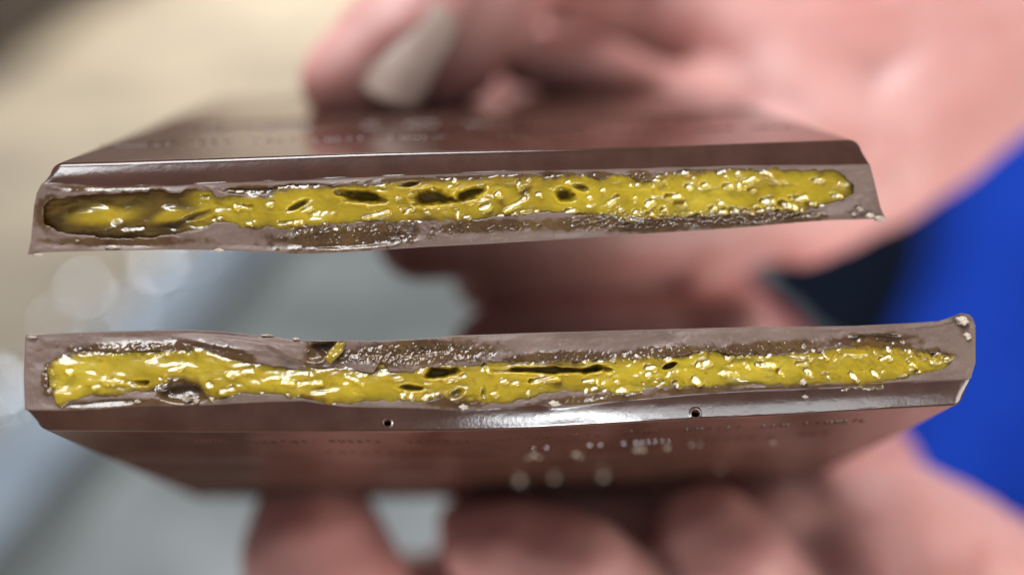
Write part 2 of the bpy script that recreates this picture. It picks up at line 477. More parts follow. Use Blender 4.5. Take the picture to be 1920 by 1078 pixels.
    # loose smears of cream on the shell
    for (cx, cy, L_, Wd, ang, hh) in spec['smears']:
        g = np.linspace(-1, 1, 33); U, Vv = np.meshgrid(g, g)
        ox, oy = U * L_ / 2, Vv * Wd / 2
        px = cx + ox * math.cos(math.radians(ang)) - oy * math.sin(math.radians(ang))
        py = cy - (ox * math.sin(math.radians(ang)) + oy * math.cos(math.radians(ang)))
        r = np.sqrt(U ** 2 + Vv ** 2) + 0.25 * fbm(px / 9, py / 7, seed + int(cx), 2)
        z = hh * np.sqrt(np.clip(1 - r ** 2, 0, 1)) + 0.06 * fbm(px / 5, py / 5, seed, 2)
        z = np.where(r > 1, -0.6, z)
        E_ = (py - T(px)) if sg > 0 else (B(px) - py)
        dd_ = -z - 0.12 - spec['tilt'] * E_ * MM
        x, h = F.onplane(px, py, dd_)
        P = F.pt(x, h, dd_)
        idx = np.arange(P.size // 3).reshape(P.shape[:2])
        q = np.stack([idx[:-1, :-1], idx[:-1, 1:], idx[1:, 1:], idx[1:, :-1]], -1)
        kq = (r[:-1, :-1] < 1.25)
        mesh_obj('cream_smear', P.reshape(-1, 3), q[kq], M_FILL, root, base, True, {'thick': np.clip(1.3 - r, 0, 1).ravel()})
    # crumbs clinging to the corners
    for (cx, cy, r_, ex) in spec['crumbs']:
        bm = bmesh.new(); bmesh.ops.create_icosphere(bm, subdivisions=3, radius=1)
        vs = []
        for v in bm.verts:
            n = 1 + 0.28 * math.sin(v.co.x * 5 + cx) * math.cos(v.co.z * 4 + cy) + 0.15 * math.sin(v.co.y * 9 + v.co.x * 7)
            vs.append([v.co.x * ex * n, v.co.y * n, v.co.z * n])
        fcs = [[v.index for v in f.verts] for f in bm.faces]; bm.free()
        E_ = (cy - float(T(cx))) if sg > 0 else (float(B(cx)) - cy)
        dd_ = np.array([-0.05 - spec['tilt'] * E_ * MM])
        x, h = F.onplane(np.array([cx]), np.array([cy]), dd_)
        c = F.pt(x, h, dd_)[0]
        mesh_obj('crumb', np.array(vs) * r_ * 0.75 * MM + c, fcs, M_CRUMB, root, base)
    # pale specks clinging to the moulded side
    pn = F.H; p0 = F.pt(np.array([0.0]), np.array([float(np.mean(hl))]), np.array([10.0]))[0]
    for (cx, cy, r_) in spec['specks']:
        ray = np.array([(cx - 960) / 1600.0, 1.0, -(cy - 539) / 1600.0]); tq = (p0 @ pn) / (ray @ pn); c = ray * tq
        bm = bmesh.new(); bmesh.ops.create_icosphere(bm, subdivisions=3, radius=1)
        vs = np.array([[v.co.x * (1.1 + .2 * math.sin(cx + v.co.z * 4)), v.co.y * 1.2, v.co.z * (1 + .2 * math.sin(cy + v.co.x * 5))] for v in bm.verts])
        fcs = [[v.index for v in f.verts] for f in bm.faces]; bm.free()
        mesh_obj('speck', vs * r_ + c + sg * pn * r_ * 0.35, fcs, M_CRUMB, root, base)
    # worn embossed lettering: small raised strokes, too soft to read
    rng = random.Random(seed)
    vs, fs = [], []
    def bar(xc, dc, wx_, wd_, hh):
        b0 = len(vs)
        hbase = float(np.interp(xc, Xw, hl)) + sg * spec['let_lev']
        for (k, inset) in ((-0.15, 0), (hh, 0.28)):
            for (ax, ad) in ((-1, -1), (1, -1), (1, 1), (-1, 1)):
                vs.append(F.pt(np.array([xc + ax * wx_ * (1 - inset) / 2]), np.array([hbase + sg * k]), np.array([dc + ad * wd_ * 1.5 * (1 - inset) / 2]))[0])
        for f in ((4, 5, 6, 7), (0, 1, 5, 4), (1, 2, 6, 5), (2, 3, 7, 6), (3, 0, 4, 7)): fs.append([b0 + i for i in f])
    for (row_d, x0, x1, size, gap) in spec['letters']:
        xx = x0
        while xx < x1:
            word = rng.randint(3, 7)
            for _ in range(word):
                if xx > x1: break
                kind = rng.random()
                w_ = size * rng.uniform(0.55, 0.8)
                if kind < 0.45:
                    bar(xx, row_d, size * 0.22, size, 0.075)
                    bar(xx + w_ * 0.45, row_d + size * 0.40, w_ * 0.6, size * 0.22, 0.075)
                    if rng.random() < 0.6: bar(xx + w_ * 0.45, row_d, w_ * 0.5, size * 0.22, 0.075)
                elif kind < 0.75:
                    bar(xx, row_d, size * 0.22, size, 0.075); bar(xx + w_ * 0.7, row_d, size * 0.22, size, 0.075)
                    bar(xx + w_ * 0.35, row_d + rng.choice((-0.4, 0, 0.4)) * size, w_ * 0.5, size * 0.22, 0.075)
                else:
                    bar(xx + w_ * 0.3, row_d - size * 0.4, w_ * 0.7, size * 0.22, 0.075); bar(xx + w_ * 0.3, row_d, size * 0.2, size * 0.7, 0.075)
                xx += w_ + size * 0.35
            xx += gap * rng.uniform(0.7, 1.6)
    lo = mesh_obj('embossed_lettering', np.array(vs), fs, M_CHOC, root, base, False, {'fracture': np.zeros(len(vs)), 'wet': np.zeros(len(vs))})
    lo['kind'] = 'stuff'
    return root, F

UP = dict(
    frame=Frame(V(860, 400, 81.0), (1, 0.060, 0.038), (-0.072, 1, 0.325)), sign=1, seed=5, tilt=0.30, scales=(0.45, 9.0), nscale=1.0, n=1150, dr=1.0, fillet=0.70, L=60,
    base=V(860, 470, 81.0),
    top=[(50, 348), (75, 346), (140, 347), (200, 352), (330, 349), (400, 345), (520, 341), (640, 335), (800, 329), (1000, 321), (1200, 317), (1400, 311), (1560, 310), (1660, 308)],
    bottom=[(40, 478), (52, 478), (75, 474), (120, 472), (200, 470), (333, 468), (417, 469), (500, 473), (567, 476), (633, 474), (700, 470), (800, 463), (900, 458), (1000, 452), (1180, 441), (1377, 428), (1500, 417), (1560, 413), (1630, 411), (1660, 409)],
    ridge=[(60, 317), (100, 314), (213, 311), (300, 308), (400, 305), (633, 297), (700, 295), (1000, 288), (1240, 283), (1377, 278), (1600, 270), (1660, 268)],
    EL=[(0, 77), (0.12, 69), (0.3, 64), (0.8, 58), (1, 52)], ER=[(0, 1631), (0.3, 1639), (0.8, 1651), (1, 1660)], ridge_l=89, ridge_r=1619,
    fx=(80, 1607),
    ftop=[(70, 400), (82, 385), (95, 372), (130, 364), (200, 360), (250, 357), (300, 354), (335, 362), (350, 352), (395, 352), (405, 364), (440, 362), (500, 364), (522, 350), (560, 347), (600, 344), (720, 339), (800, 334), (900, 331), (1000, 327), (1020, 334), (1060, 326), (1100, 326), (1125, 334), (1150, 322), (1180, 326), (1200, 336), (1235, 326), (1300, 320), (1400, 316), (1500, 313), (1560, 314), (1580, 322), (1600, 342), (1612, 360)],
    fbot=[(70, 402), (85, 422), (110, 436), (150, 444), (200, 448), (250, 450), (300, 446), (340, 440), (380, 434), (405, 422), (440, 425), (480, 430), (530, 432), (580, 428), (640, 424), (700, 420), (760, 420), (800, 414), (850, 418), (900, 416), (960, 410), (1030, 402), (1100, 408), (1160, 408), (1240, 414), (1320, 408), (1400, 405), (1450, 401), (1500, 400), (1540, 394), (1570, 382), (1595, 372), (1612, 358)],
    off=[(70, -0.8), (320, -0.75), (400, -0.2), (480, 0.05), (900, 0.1), (1300, 0.15), (1610, -0.05)], soft=5.0,
    cav=[(682, 371, 38, 12, -2, 2.8), (812, 371, 36, 15, 0, 3.0), (880, 362, 34, 12, 18, 2.8), (1056, 365, 20, 12, -10, 2.4), (1090, 352, 16, 7, -20, 1.0),
         (560, 384, 20, 6, 30, 1.0), (372, 404, 34, 7, 20, 0.5), (640, 362, 16, 6, 0, 1.0), (770, 345, 18, 5, 10, 0.9), (985, 357, 12, 8, 20, 0.5), (1240, 352, 10, 8, 0, 0.35)],
    wets=[(650, 447, 150, 26, 3), (560, 352, 70, 8, 2), (470, 356, 60, 8, 0), (920, 424, 120, 12, 3), (1100, 418, 120, 14, 3), (1240, 422, 110, 14, 3), (1400, 412, 130, 13, 3), (1040, 328, 30, 8, 0), (1125, 330, 40, 8, 0), (1200, 330, 30, 12, 0), (200, 354, 120, 7, 0), (90, 400, 26, 40, 0), (230, 452, 150, 10, 0), (1490, 408, 70, 9, 3), (820, 336, 160, 5, 2)],
    dents=[(650, 447, 140, 24, 3, -0.35), (560, 352, 60, 8, 2, -0.4), (470, 357, 60, 9, 0, -0.4), (370, 356, 24, 8, 0, -0.4)],
    sparks=[(1180, 412, 140, 22, 3, 0.085, 5.0, 0, 1.3), (1400, 402, 160, 18, 3, 0.10, 5.0, -20, 1.6), (1210, 332, 60, 12, 0, 0.06, 5, 0, 1.3), (1060, 326, 70, 8, 0, 0.06, 5, 0, 1.2), (920, 428, 120, 10, 3, 0.05, 6, 80, 1.5), (700, 436, 200, 22, 2, 0.04, 8, 70, 1.3)],
    smears=[],
    crumbs=[(1650, 410, 7, 2.2), (1612, 392, 6, 1.5), (1632, 404, 6, 1.8), (1600, 402, 4, 1.4), (410, 469, 4, 3), (70, 478, 3, 4), (210, 463, 4, 4), (145, 451, 2, 2)],
    pits=[], specks=[], pillows=[(195, 402, 68, 20, 4), (322, 404, 38, 14, 14)],
    hl=[(1352, 398, 22, 9, 0), (1378, 396, 18, 9, -10), (1402, 398, 22, 9, -10), (1425, 395, 16, 9, 0), (1462, 398, 24, 9, -20), (1480, 401, 20, 8, 0), (1310, 405, 16, 8, 0), (1335, 404, 12, 7, 0), (1500, 395, 16, 8, 0), (1540, 386, 16, 7, 0), (250, 430, 34, 9, 5), (355, 375, 28, 11, -8), (385, 371, 16, 9, 0), (455, 388, 36, 11, 0), (507, 382, 14, 12, 30), (615, 383, 40, 13, 2), (545, 418, 40, 6, 2), (402, 413, 12, 8, 40), (155, 371, 20, 6, 10), (470, 415, 14, 5, 0), (575, 392, 22, 7, 15),
        (705, 403, 44, 7, 15), (685, 345, 10, 9, 0), (713, 347, 20, 9, 0), (765, 395, 20, 6, 15), (852, 340, 9, 9, 0), (880, 380, 9, 8, 0), (910, 388, 22, 16, 20), (934, 365, 8, 16, 80), (965, 385, 42, 8, 35), (858, 402, 16, 5, 90), (875, 407, 14, 6, 0), (990, 395, 22, 6, 15), (972, 346, 14, 7, 90), (1010, 365, 12, 8, -10), (1005, 396, 7, 7, 0),
        (1150, 375, 32, 7, 45), (1190, 372, 8, 7, 60), (1130, 357, 8, 7, 0), (1105, 370, 9, 8, 0), (1070, 396, 24, 10, 0), (1220, 380, 22, 13, 30), (1192, 398, 9, 8, 0), (1065, 342, 12, 7, 0), (800, 397, 10, 8, 0), (950, 404, 30, 7, 10),
        (1281, 325, 30, 9, -5), (1246, 340, 7, 11, 0), (1291, 351, 12, 9, 0), (1321, 347, 12, 9, 0), (1353, 324, 22, 8, 0), (1383, 325, 13, 10, 0), (1365, 349, 20, 9, 0), (1386, 347, 16, 12, 60), (1404, 338, 28, 7, 15), (1409, 356, 17, 9, 0), (1432, 323, 40, 9, -25), (1420, 318, 18, 7, 0), (1508, 340, 20, 8, -15), (1532, 338, 22, 6, 5),
        (1262, 369, 28, 9, 0), (1215, 384, 10, 16, 30), (1275, 382, 20, 10, 0), (1330, 376, 30, 8, -10), (1352, 381, 16, 9, 0), (1338, 391, 13, 9, 0), (1285, 399, 22, 8, 0), (1440, 378, 24, 9, 0), (1478, 386, 30, 11, -20), (1500, 372, 24, 8, 5), (1570, 368, 26, 9, -5), (1220, 402, 12, 7, 0), (1445, 390, 20, 7, 0), (1520, 382, 24, 8, 0), (1573, 342, 5, 5, 0), (1225, 350, 8, 7, 0), (1195, 345, 8, 8, 0), (1300, 333, 6, 5, 0), (1163, 392, 10, 7, 0), (1245, 393, 10, 8, 0)],
    steps=[(19.0, -0.12), (28.0, 0.22)],
    letters=[(12.0, -37, 36, 1.15, 1.8), (23.5, -30, 30, 1.2, 2.6)], let_lev=0.0,
    label='upper half of a milk chocolate bar, yellow filling with dark air pockets in its edge')

LO = dict(
    frame=Frame(V(940, 690, 79.3), (1, 0.020, 0.020), (-0.011, 1, -0.409)), sign=-1, seed=23, tilt=0.14, scales=(0.10, 9.0), nscale=0.95, n=1300, dr=1.5, fillet=0.5, L=47,
    base=V(940, 800, 79.3),
    top=[(40, 627), (60, 628), (100, 626), (200, 621), (350, 618), (420, 622), (480, 628), (520, 632), (545, 636), (600, 639), (650, 638), (700, 639), (780, 636), (860, 629), (1000, 624), (1220, 618), (1400, 613), (1500, 612), (1600, 611), (1700, 606), (1760, 602), (1785, 594), (1802, 587), (1818, 590), (1832, 605)],
    bottom=[(40, 766), (60, 768), (110, 768), (200, 765), (270, 759), (340, 760), (400, 757), (440, 755), (500, 752), (570, 750), (610, 757), (640, 761), (700, 763), (780, 763), (860, 768), (900, 766), (960, 762), (1010, 757), (1035, 764), (1060, 763), (1150, 750), (1220, 744), (1300, 736), (1400, 730), (1500, 727), (1600, 722), (1700, 714), (1800, 709), (1832, 706)],
    ridge=[(40, 800), (65, 801), (200, 803), (400, 805), (640, 804), (720, 804), (860, 803), (1000, 798), (1200, 787), (1300, 781), (1400, 777), (1500, 772), (1700, 760), (1800, 755), (1832, 752)],
    EL=[(0, 50), (0.05, 47), (0.6, 45), (1, 47)], ER=[(0, 1824), (0.08, 1829), (0.75, 1829), (1, 1821)], ridge_l=64, ridge_r=1812,
    fx=(84, 1796),
    ftop=[(80, 700), (92, 682), (110, 666), (150, 659), (220, 654), (300, 652), (380, 650), (410, 660), (450, 671), (500, 679), (550, 686), (600, 688), (640, 690), (700, 692), (715, 672), (730, 688), (770, 690), (800, 682), (860, 680), (900, 676), (930, 670), (960, 674), (1000, 672), (1060, 672), (1140, 668), (1200, 668), (1260, 664), (1300, 656), (1340, 652), (1370, 660), (1430, 662), (1500, 658), (1560, 650), (1620, 642), (1680, 650), (1740, 656), (1800, 664)],
    fbot=[(80, 720), (98, 740), (105, 758), (115, 766), (130, 756), (160, 747), (200, 744), (260, 738), (290, 732), (315, 716), (345, 710), (372, 718), (386, 744), (400, 756), (430, 750), (450, 742), (500, 744), (580, 748), (620, 758), (690, 758), (750, 757), (790, 758), (830, 750), (856, 758), (900, 762), (940, 760), (1000, 752), (1020, 742), (1060, 738), (1100, 742), (1180, 740), (1240, 728), (1300, 730), (1400, 727), (1500, 724), (1600, 724), (1660, 720), (1720, 708), (1770, 696), (1800, 668)],
    off=[(80, 0.15), (400, 0.2), (700, 0.1), (1000, 0.1), (1300, 0.05), (1600, 0.0), (1800, -0.1)], soft=5.0,
    cav=[(822, 699, 32, 10, 8, 2.6), (1035, 694, 98, 6.5, 0, 1.9), (1108, 693, 24, 8, 14, 2.0), (1256, 685, 15, 5, 22, 1.8), (768, 727, 22, 6, -4, 1.3), (856, 738, 14, 9, 20, 0.8), (906, 733, 6, 13, 0, 0.5), (1240, 712, 8, 6, 0, 0.3)],
    wets=[(780, 662, 160, 26, 2), (1050, 672, 120, 14, 2), (1250, 664, 120, 14, 4), (1440, 652, 130, 13, 3), (1640, 640, 90, 16, 0), (260, 652, 150, 14, 2), (440, 664, 50, 12, -20), (600, 660, 40, 26, 40), (92, 716, 16, 34, 0), (345, 742, 60, 22, 0), (1120, 748, 120, 9, 4), (1300, 731, 80, 9, 3), (850, 752, 60, 14, 0), (1740, 664, 50, 14, 0), (240, 756, 130, 9, 2), (1500, 728, 160, 7, 2)],
    dents=[(345, 738, 50, 22, 0, -0.45), (200, 757, 90, 8, 3, -0.22), (600, 655, 36, 20, 35, -0.35), (1640, 637, 60, 14, 0, -0.4), (750, 655, 120, 18, 2, -0.25), (560, 660, 70, 20, -20, 0.5), (440, 645, 120, 14, -8, 0.3)],
    sparks=[(790, 664, 165, 24, 2, 0.11, 5.0, 55, 1.5), (1060, 668, 130, 12, 2, 0.08, 5, 80, 1.5), (1260, 660, 130, 16, 6, 0.11, 5, -60, 2.2), (1450, 652, 130, 15, 4, 0.12, 5, -55, 2.4), (1620, 650, 110, 20, 0, 0.08, 6, -50, 2.0), (270, 656, 160, 14, 0, 0.09, 6, 30, 1.4), (92, 712, 14, 34, 0, 0.09, 6, 30, 1.2), (1130, 744, 120, 10, 4, 0.08, 6, 85, 1.5), (1280, 720, 90, 12, 0, 0.07, 6, -60, 1.8), (1740, 664, 60, 14, 0, 0.08, 6, -40, 1.5), (1560, 690, 260, 28, 2, 0.045, 8, -50, 2.2)],
    smears=[(626, 662, 58, 20, 45, 0.10), ],
    crumbs=[(1803, 601, 11, 1.3), (1813, 630, 9, 0.85), (60, 632, 3, 4), (500, 629, 3, 5), (555, 636, 4, 2), (94, 732, 7, 0.8), (350, 748, 7, 1.3), (368, 752, 6, 1), (1510, 744, 4, 1.8), (1040, 756, 7, 2.0), (870, 763, 6, 1.8), (258, 752, 4, 1.6), (1505, 716, 7, 1.1)],
    pits=[(726, 792, 6.5), (1304, 775, 7.5)], pillows=[],
    specks=[(1000, 846, .42), (1010, 850, .34), (990, 852, .30), (1078, 846, .34), (1086, 852, .28), (1068, 828, .16), (1192, 838, .34), (1204, 840, .26), (1250, 836, .26), (1296, 832, .18), (1312, 832, .18), (1448, 826, .22), (972, 896, .50), (980, 906, .30), (1038, 893, .38), (1130, 889, .42), (1350, 876, .26), (905, 850, .14), (1145, 808, .12)],
    hl=[(235, 717, 68, 8, -1), (342, 687, 26, 8, 30), (325, 692, 20, 8, 10), (123, 732, 26, 8, 30), (180, 725, 14, 7, 20), (102, 696, 22, 7, 0), (130, 695, 12, 12, 40), (450, 698, 42, 11, 15), (392, 722, 14, 16, 60), (425, 732, 28, 10, 20), (540, 717, 24, 8, -5), (580, 718, 40, 8, 0), (262, 655, 28, 12, 20), (232, 660, 12, 10, 40), (195, 652, 12, 9, 30), (385, 655, 36, 14, 0), (285, 660, 20, 7, 25), (165, 662, 10, 8, 20), (300, 710, 8, 6, 0), (395, 748, 8, 8, 0),
        (665, 712, 34, 8, -25), (713, 714, 15, 7, 0), (745, 708, 20, 6, 0), (755, 741, 16, 8, 75), (772, 741, 16, 8, 75), (798, 745, 12, 11, 60), (815, 740, 12, 9, 30), (804, 718, 13, 8, 0), (852, 709, 45, 8, 15), (911, 690, 18, 8, -50), (928, 738, 13, 11, 0), (955, 735, 12, 7, 80), (944, 714, 13, 8, 0), (965, 718, 16, 7, 10), (1020, 712, 58, 7, 5), (990, 736, 12, 8, 80), (1083, 735, 15, 12, 20), (1100, 734, 12, 8, 80), (1115, 727, 10, 8, 20), (1133, 732, 13, 11, 20), (1165, 733, 18, 9, 0), (1105, 714, 30, 6, 0), (1120, 716, 10, 6, 80), (1045, 751, 20, 9, 0), (1062, 748, 10, 8, 80), (880, 680, 24, 7, 30), (775, 686, 20, 6, 0),
        (985, 672, 18, 12, 0), (1025, 670, 12, 9, 0), (1090, 676, 38, 11, 0), (1120, 664, 16, 9, 10), (1150, 670, 12, 12, 60), (1140, 698, 10, 10, 20),
        (1237, 666, 8, 14, 40), (1252, 672, 8, 20, 40), (1315, 652, 9, 24, 35), (1365, 668, 7, 16, 45), (1385, 662, 7, 14, 30), (1440, 664, 8, 20, 45), (1485, 658, 8, 14, 45), (1522, 655, 22, 9, -30), (1545, 665, 24, 7, -45), (1400, 664, 7, 12, 30),
        (1220, 690, 25, 11, 0), (1215, 702, 12, 12, 0), (1260, 701, 26, 9, 22), (1320, 682, 24, 12, 12), (1366, 700, 34, 9, 0), (1382, 702, 10, 8, 0), (1436, 684, 34, 10, -4), (1502, 681, 28, 10, 10), (1515, 698, 16, 10, -40), (1595, 683, 22, 12, 5), (1660, 671, 22, 8, 5), (1710, 683, 24, 8, -25), (1600, 706, 24, 9, -40), (1640, 701, 18, 7, -40), (1755, 662, 20, 9, 20), (1702, 658, 16, 9, -20), (1663, 650, 22, 10, -50), (1775, 672, 10, 7, 0), (1463, 698, 14, 6, -40), (1670, 694, 14, 6, -30), (1237, 722, 9, 9, 60), (1305, 714, 20, 14, -40), (1268, 722, 14, 9, -60), (1560, 668, 12, 6, -45), (1722, 697, 10, 6, 0), (1550, 705, 12, 6, -40)],
    steps=[(15.8, -0.30), (24.5, -0.30), (31.0, -0.15)],
    letters=[(6.2, -30, 38, 0.9, 1.6), (11.5, -18, 36, 1.2, 2.6)], let_lev=0.0,
    label='lower half of a milk chocolate bar, a long slit in its yellow filling')
upper, FU = build_half(UP)
lower, FL = build_half(LO)

# ------------------------------------------------------------------ hands
def capsule_chain(bm, chain):
    pts = [(V(a, b, c), r) for (a, b, c, r) in chain]
    for (p0, r0), (p1, r1) in zip(pts[:-1], pts[1:]):
        Ld = np.linalg.norm(p1 - p0); n = max(2, int(Ld / (min(r0, r1) * 0.22)))
        for k in range(n + 1):
            f = k / n; p = p0 + (p1 - p0) * f; r = r0 + (r1 - r0) * (f * f * (3 - 2 * f))
            bmesh.ops.create_icosphere(bm, subdivisions=2, radius=float(r), matrix=Matrix.Translation(Vector(p)))
def build_hand(label, chains, creases, base, voxel=1.1):
    bm = bmesh.new()
    for c in chains: capsule_chain(bm, c)
    vs = np.array([v.co[:] for v in bm.verts]); fs = [[v.index for v in f.verts] for f in bm.faces]; bm.free()
    o = mesh_obj('hand', vs, np.array(fs), M_SKIN, None, base)
    m = o.modifiers.new('r', 'REMESH'); m.mode = 'VOXEL'; m.voxel_size = voxel * 0.001; m.use_smooth_shade = True
    m = o.modifiers.new('s', 'SMOOTH'); m.factor = 0.6; m.iterations = 7
    dg = bpy.context.evaluated_depsgraph_get()
    me = bpy.data.meshes.new_from_object(o.evaluated_get(dg)); o.modifiers.clear(); o.data = me
    me.polygons.foreach_set('use_smooth', [True] * len(me.polygons))
    if not me.materials: me.materials.append(M_SKIN)
    tag(o, label, 'hand', 'hands holding the bar halves')
    return o
def nail(hand, base, c, along, out, Ln, Wn):
    along = along / np.linalg.norm(along); out = out - along * (out @ along); out /= np.linalg.norm(out); side = np.cross(along, out)
    g = np.linspace(-1, 1, 21); U, Vv = np.meshgrid(g, g)
    # rounded-square outline, curved across and thick
    def layer(k):
        wx = U * np.sqrt(1 - 0.30 * Vv ** 4); ly = Vv * np.sqrt(1 - 0.28 * U ** 2)
        z = -(wx * Wn) ** 2 / 15.0 - 0.8 * Vv ** 2 + k
        return c + (wx * Wn)[..., None] * side + (ly * Ln)[..., None] * along + z[..., None] * out
    A, B_ = layer(0.0), layer(-0.6)
    n = 21; idx = np.arange(n * n).reshape(n, n); fs = []
    for i in range(n - 1):
        for j in range(n - 1):
            q = [idx[i, j], idx[i, j + 1], idx[i + 1, j + 1], idx[i + 1, j]]
            fs.append([int(v) for v in q]); fs.append([int(v) + n * n for v in q[::-1]])
    ring = list(idx[0, :]) + list(idx[1:, -1]) + list(idx[-1, -2::-1]) + list(idx[-2:0:-1, 0])
    for a, b in zip(ring, ring[1:] + ring[:1]): fs.append([int(b), int(a), int(a) + n * n, int(b) + n * n])
    return mesh_obj('fingernail', np.vstack([A.reshape(-1, 3), B_.reshape(-1, 3)]), fs, M_NAIL, hand, base)

hb = V(2000, 0, 170)
upper_hand = build_hand('upper hand pinching the upper bar half with one fingernail facing the camera', [
    # thumb on top of the bar
    [(634, 154, 116, 5.6), (692, 132, 117, 7.8), (765, 80, 118, 9.4), (835, 5, 122, 9.6), (960, -150, 130, 10.4), (1150, -260, 148, 12), (1400, -200, 165, 17)],
    # first finger flat under the bar
    [(800, 140, 119, 6.2), (845, 100, 121, 7.6), (900, 20, 124, 8.6), (1010, -150, 131, 9.6)],
    [(785, 447, 116, 6.2), (840, 432, 117, 7.0), (980, 425, 120, 7.8), (1130, 425, 124, 8.2), (1300, 400, 130, 9.0), (1450, 340, 138, 11)],
    # second and third fingers folded below
    [(925, 512, 127, 6.6), (1010, 520, 129, 7.0), (1180, 500, 132, 7.8), (1330, 440, 138, 8.5), (1480, 350, 145, 11)],
    [(1080, 520, 142, 6.0), (1180, 505, 144, 7.0), (1300, 430, 148, 8.0), (1450, 330, 152, 10)],
    # little finger folded behind the bar
    [(975, 112, 134, 4.4), (1045, 120, 136, 5.2), (1140, 135, 139, 5.4), (1215, 165, 143, 5.0), (1330, 230, 146, 9.0)],
    [(940, 60, 192, 8.0), (1060, 80, 182, 9.0), (1250, 110, 166, 10.0), (1400, 150, 162, 12.0)],
    [(880, 150, 195, 7.0), (1060, 165, 180, 8.0), (1300, 190, 166, 10.0)],
    # palm and wrist
    [(1060, 0, 150, 5.5), (1180, 0, 152, 7.5), (1320, 30, 152, 10.0), (1420, 110, 150, 11), (1520, 260, 146, 13), (1560, 350, 142, 11.0), (1500, 400, 138, 9.0)],
    [(1560, 350, 142, 11), (1640, 290, 145, 13.0), (1740, 200, 150, 15.0), (1860, 80, 156, 17), (2000, -60, 166, 21), (2400, -380, 200, 27), (3000, -800, 250, 34)],
    [(1320, -60, 160, 14), (1500, 0, 160, 17), (1700, 0, 160, 19), (2000, -100, 168, 24)],
    [(1400, -200, 165, 17), (1700, -200, 165, 20), (2000, -200, 170, 24)],
    [(1420, 110, 150, 11), (1600, 130, 153, 15), (1750, 100, 156, 18)],
], [], hb)
nail(upper_hand, hb, V(764, 92, 109.0), V(812, -2, 111.0) - V(716, 178, 109.5), np.array([-0.02, -1, 0.25]), 7.4, 4.6)

lb = V(2000, 1150, 150)
lower_hand = build_hand('lower hand gripping the lower bar half, fingertips under its embossed side', [
    # first finger, standing under the bar at left
    [(578, 985, 117, 8.2), (592, 1030, 116, 10.2), (622, 1130, 115, 11.4), (700, 1260, 118, 10.4), (900, 1420, 124, 11), (1200, 1500, 130, 12)],
    # thick finger in the middle
    [(905, 1022, 110, 5.8), (965, 1035, 109, 7.2), (1075, 1085, 108, 8.8), (1190, 1190, 110, 9.8), (1350, 1330, 118, 12)],
    # finger behind it, pressed along the underside
    [(880, 985, 121, 5.0), (960, 985, 121, 6.0), (1100, 1000, 122, 7.5), (1230, 1020, 124, 9.0), (1400, 1100, 124, 12)],
    [(900, 1040, 138, 7.0), (1050, 1060, 138, 9.0), (1250, 1080, 136, 11.0), (1400, 1100, 134, 13)],
    # next finger, knuckle at right of the crease
    [(1325, 1000, 112, 7.2), (1365, 1060, 111, 8.6), (1460, 1180, 116, 11), (1550, 1300, 122, 14)],
    # fingers on the plain side, between the halves
    [(925, 650, 121, 6.0), (1000, 636, 123, 6.8), (1150, 625, 128, 7.6), (1290, 632, 128, 7.0), (1378, 628, 125, 6.2), (1440, 760, 134, 9), (1540, 900, 136, 11), (1620, 1000, 134, 13)],
    [(1130, 600, 146, 6.5), (1250, 590, 148, 7.2), (1360, 640, 148, 8.0), (1480, 780, 146, 10), (1600, 950, 140, 12)],
    [(1200, 540, 152, 7.0), (1330, 555, 152, 8.0), (1450, 700, 150, 10), (1600, 900, 145, 12)],
    [(690, 1120, 136, 7.0), (800, 1125, 136, 7.5), (930, 1120, 134, 9.0)],
    # ball of the thumb, palm, wrist
    [(1200, 1010, 126, 7.5), (1330, 1010, 124, 9.0), (1430, 985, 122, 9.5), (1490, 990, 123, 9.5), (1560, 985, 124, 10.5), (1650, 1015, 125, 13.6), (1760, 1090, 126, 15.0), (1900, 1210, 130, 18), (2150, 1400, 140, 24), (2600, 1700, 170, 30), (3200, 2100, 210, 36)],
    [(1450, 1180, 116, 10), (1560, 1140, 118, 13), (1700, 1200, 122, 17), (1900, 1350, 130, 22)],
    [(1350, 1330, 118, 12), (1550, 1400, 122, 16), (1900, 1450, 130, 24)],
    [(1200, 1500, 130, 12), (1500, 1500, 130, 18), (1900, 1500, 132, 25)],
], [], lb)

# ------------------------------------------------------------------ setting
def ray_z(px, py, z):        # where the sight line meets the level z
    d = (XW * ((px - 960) / 1600) + FW + UW * (-(py - 539) / 1600))
    t = (z - CAM.z) / d.z
    return CAM + d * t
def world_obj(name, vs, fs, m, parent=None, base=(0, 0, 0), sm=False):
    me = bpy.data.meshes.new(name); b = Vector(base)
    me.from_pydata([tuple(Vector(v) - b) for v in vs], [], fs)
    me.polygons.foreach_set('use_smooth', [sm] * len(me.polygons)); me.materials.append(m); me.update()
    o = bpy.data.objects.new(name, me); COL.objects.link(o)
    if parent: o.parent = parent
    else: o.location = b
    return o
def prism(poly, z0, z1):
    n = len(poly); vs = [(p[0], p[1], z0) for p in poly] + [(p[0], p[1], z1) for p in poly]
    fs = [list(range(n))[::-1], [n + i for i in range(n)]] + [[i, (i + 1) % n, n + (i + 1) % n, n + i] for i in range(n)]
    return vs, fs
M_FLOOR = plain('beige_floor', (0.36, 0.315, 0.26), (0.66, 0.57, 0.43), 2.3, 0.5)
M_TOP = plain('grey_counter', (0.075, 0.085, 0.082), (0.27, 0.285, 0.285), 8, 0.45)
M_TRIM = plain('brushed_steel', (0.24, 0.28, 0.33), (0.32, 0.37, 0.42), 20, 0.4, 0.2)
M_DARK = plain('dark_brown_wood', (0.060, 0.045, 0.042), (0.095, 0.075, 0.070), 5, 0.5)
M_GAP = plain('dark_grey_rubber', (0.06, 0.065, 0.062), (0.09, 0.095, 0.09), 20, 0.6)
M_STEEL = plain('polished_steel', (0.80, 0.86, 0.93), (0.86, 0.91, 0.96), 30, 0.10, 1.0)
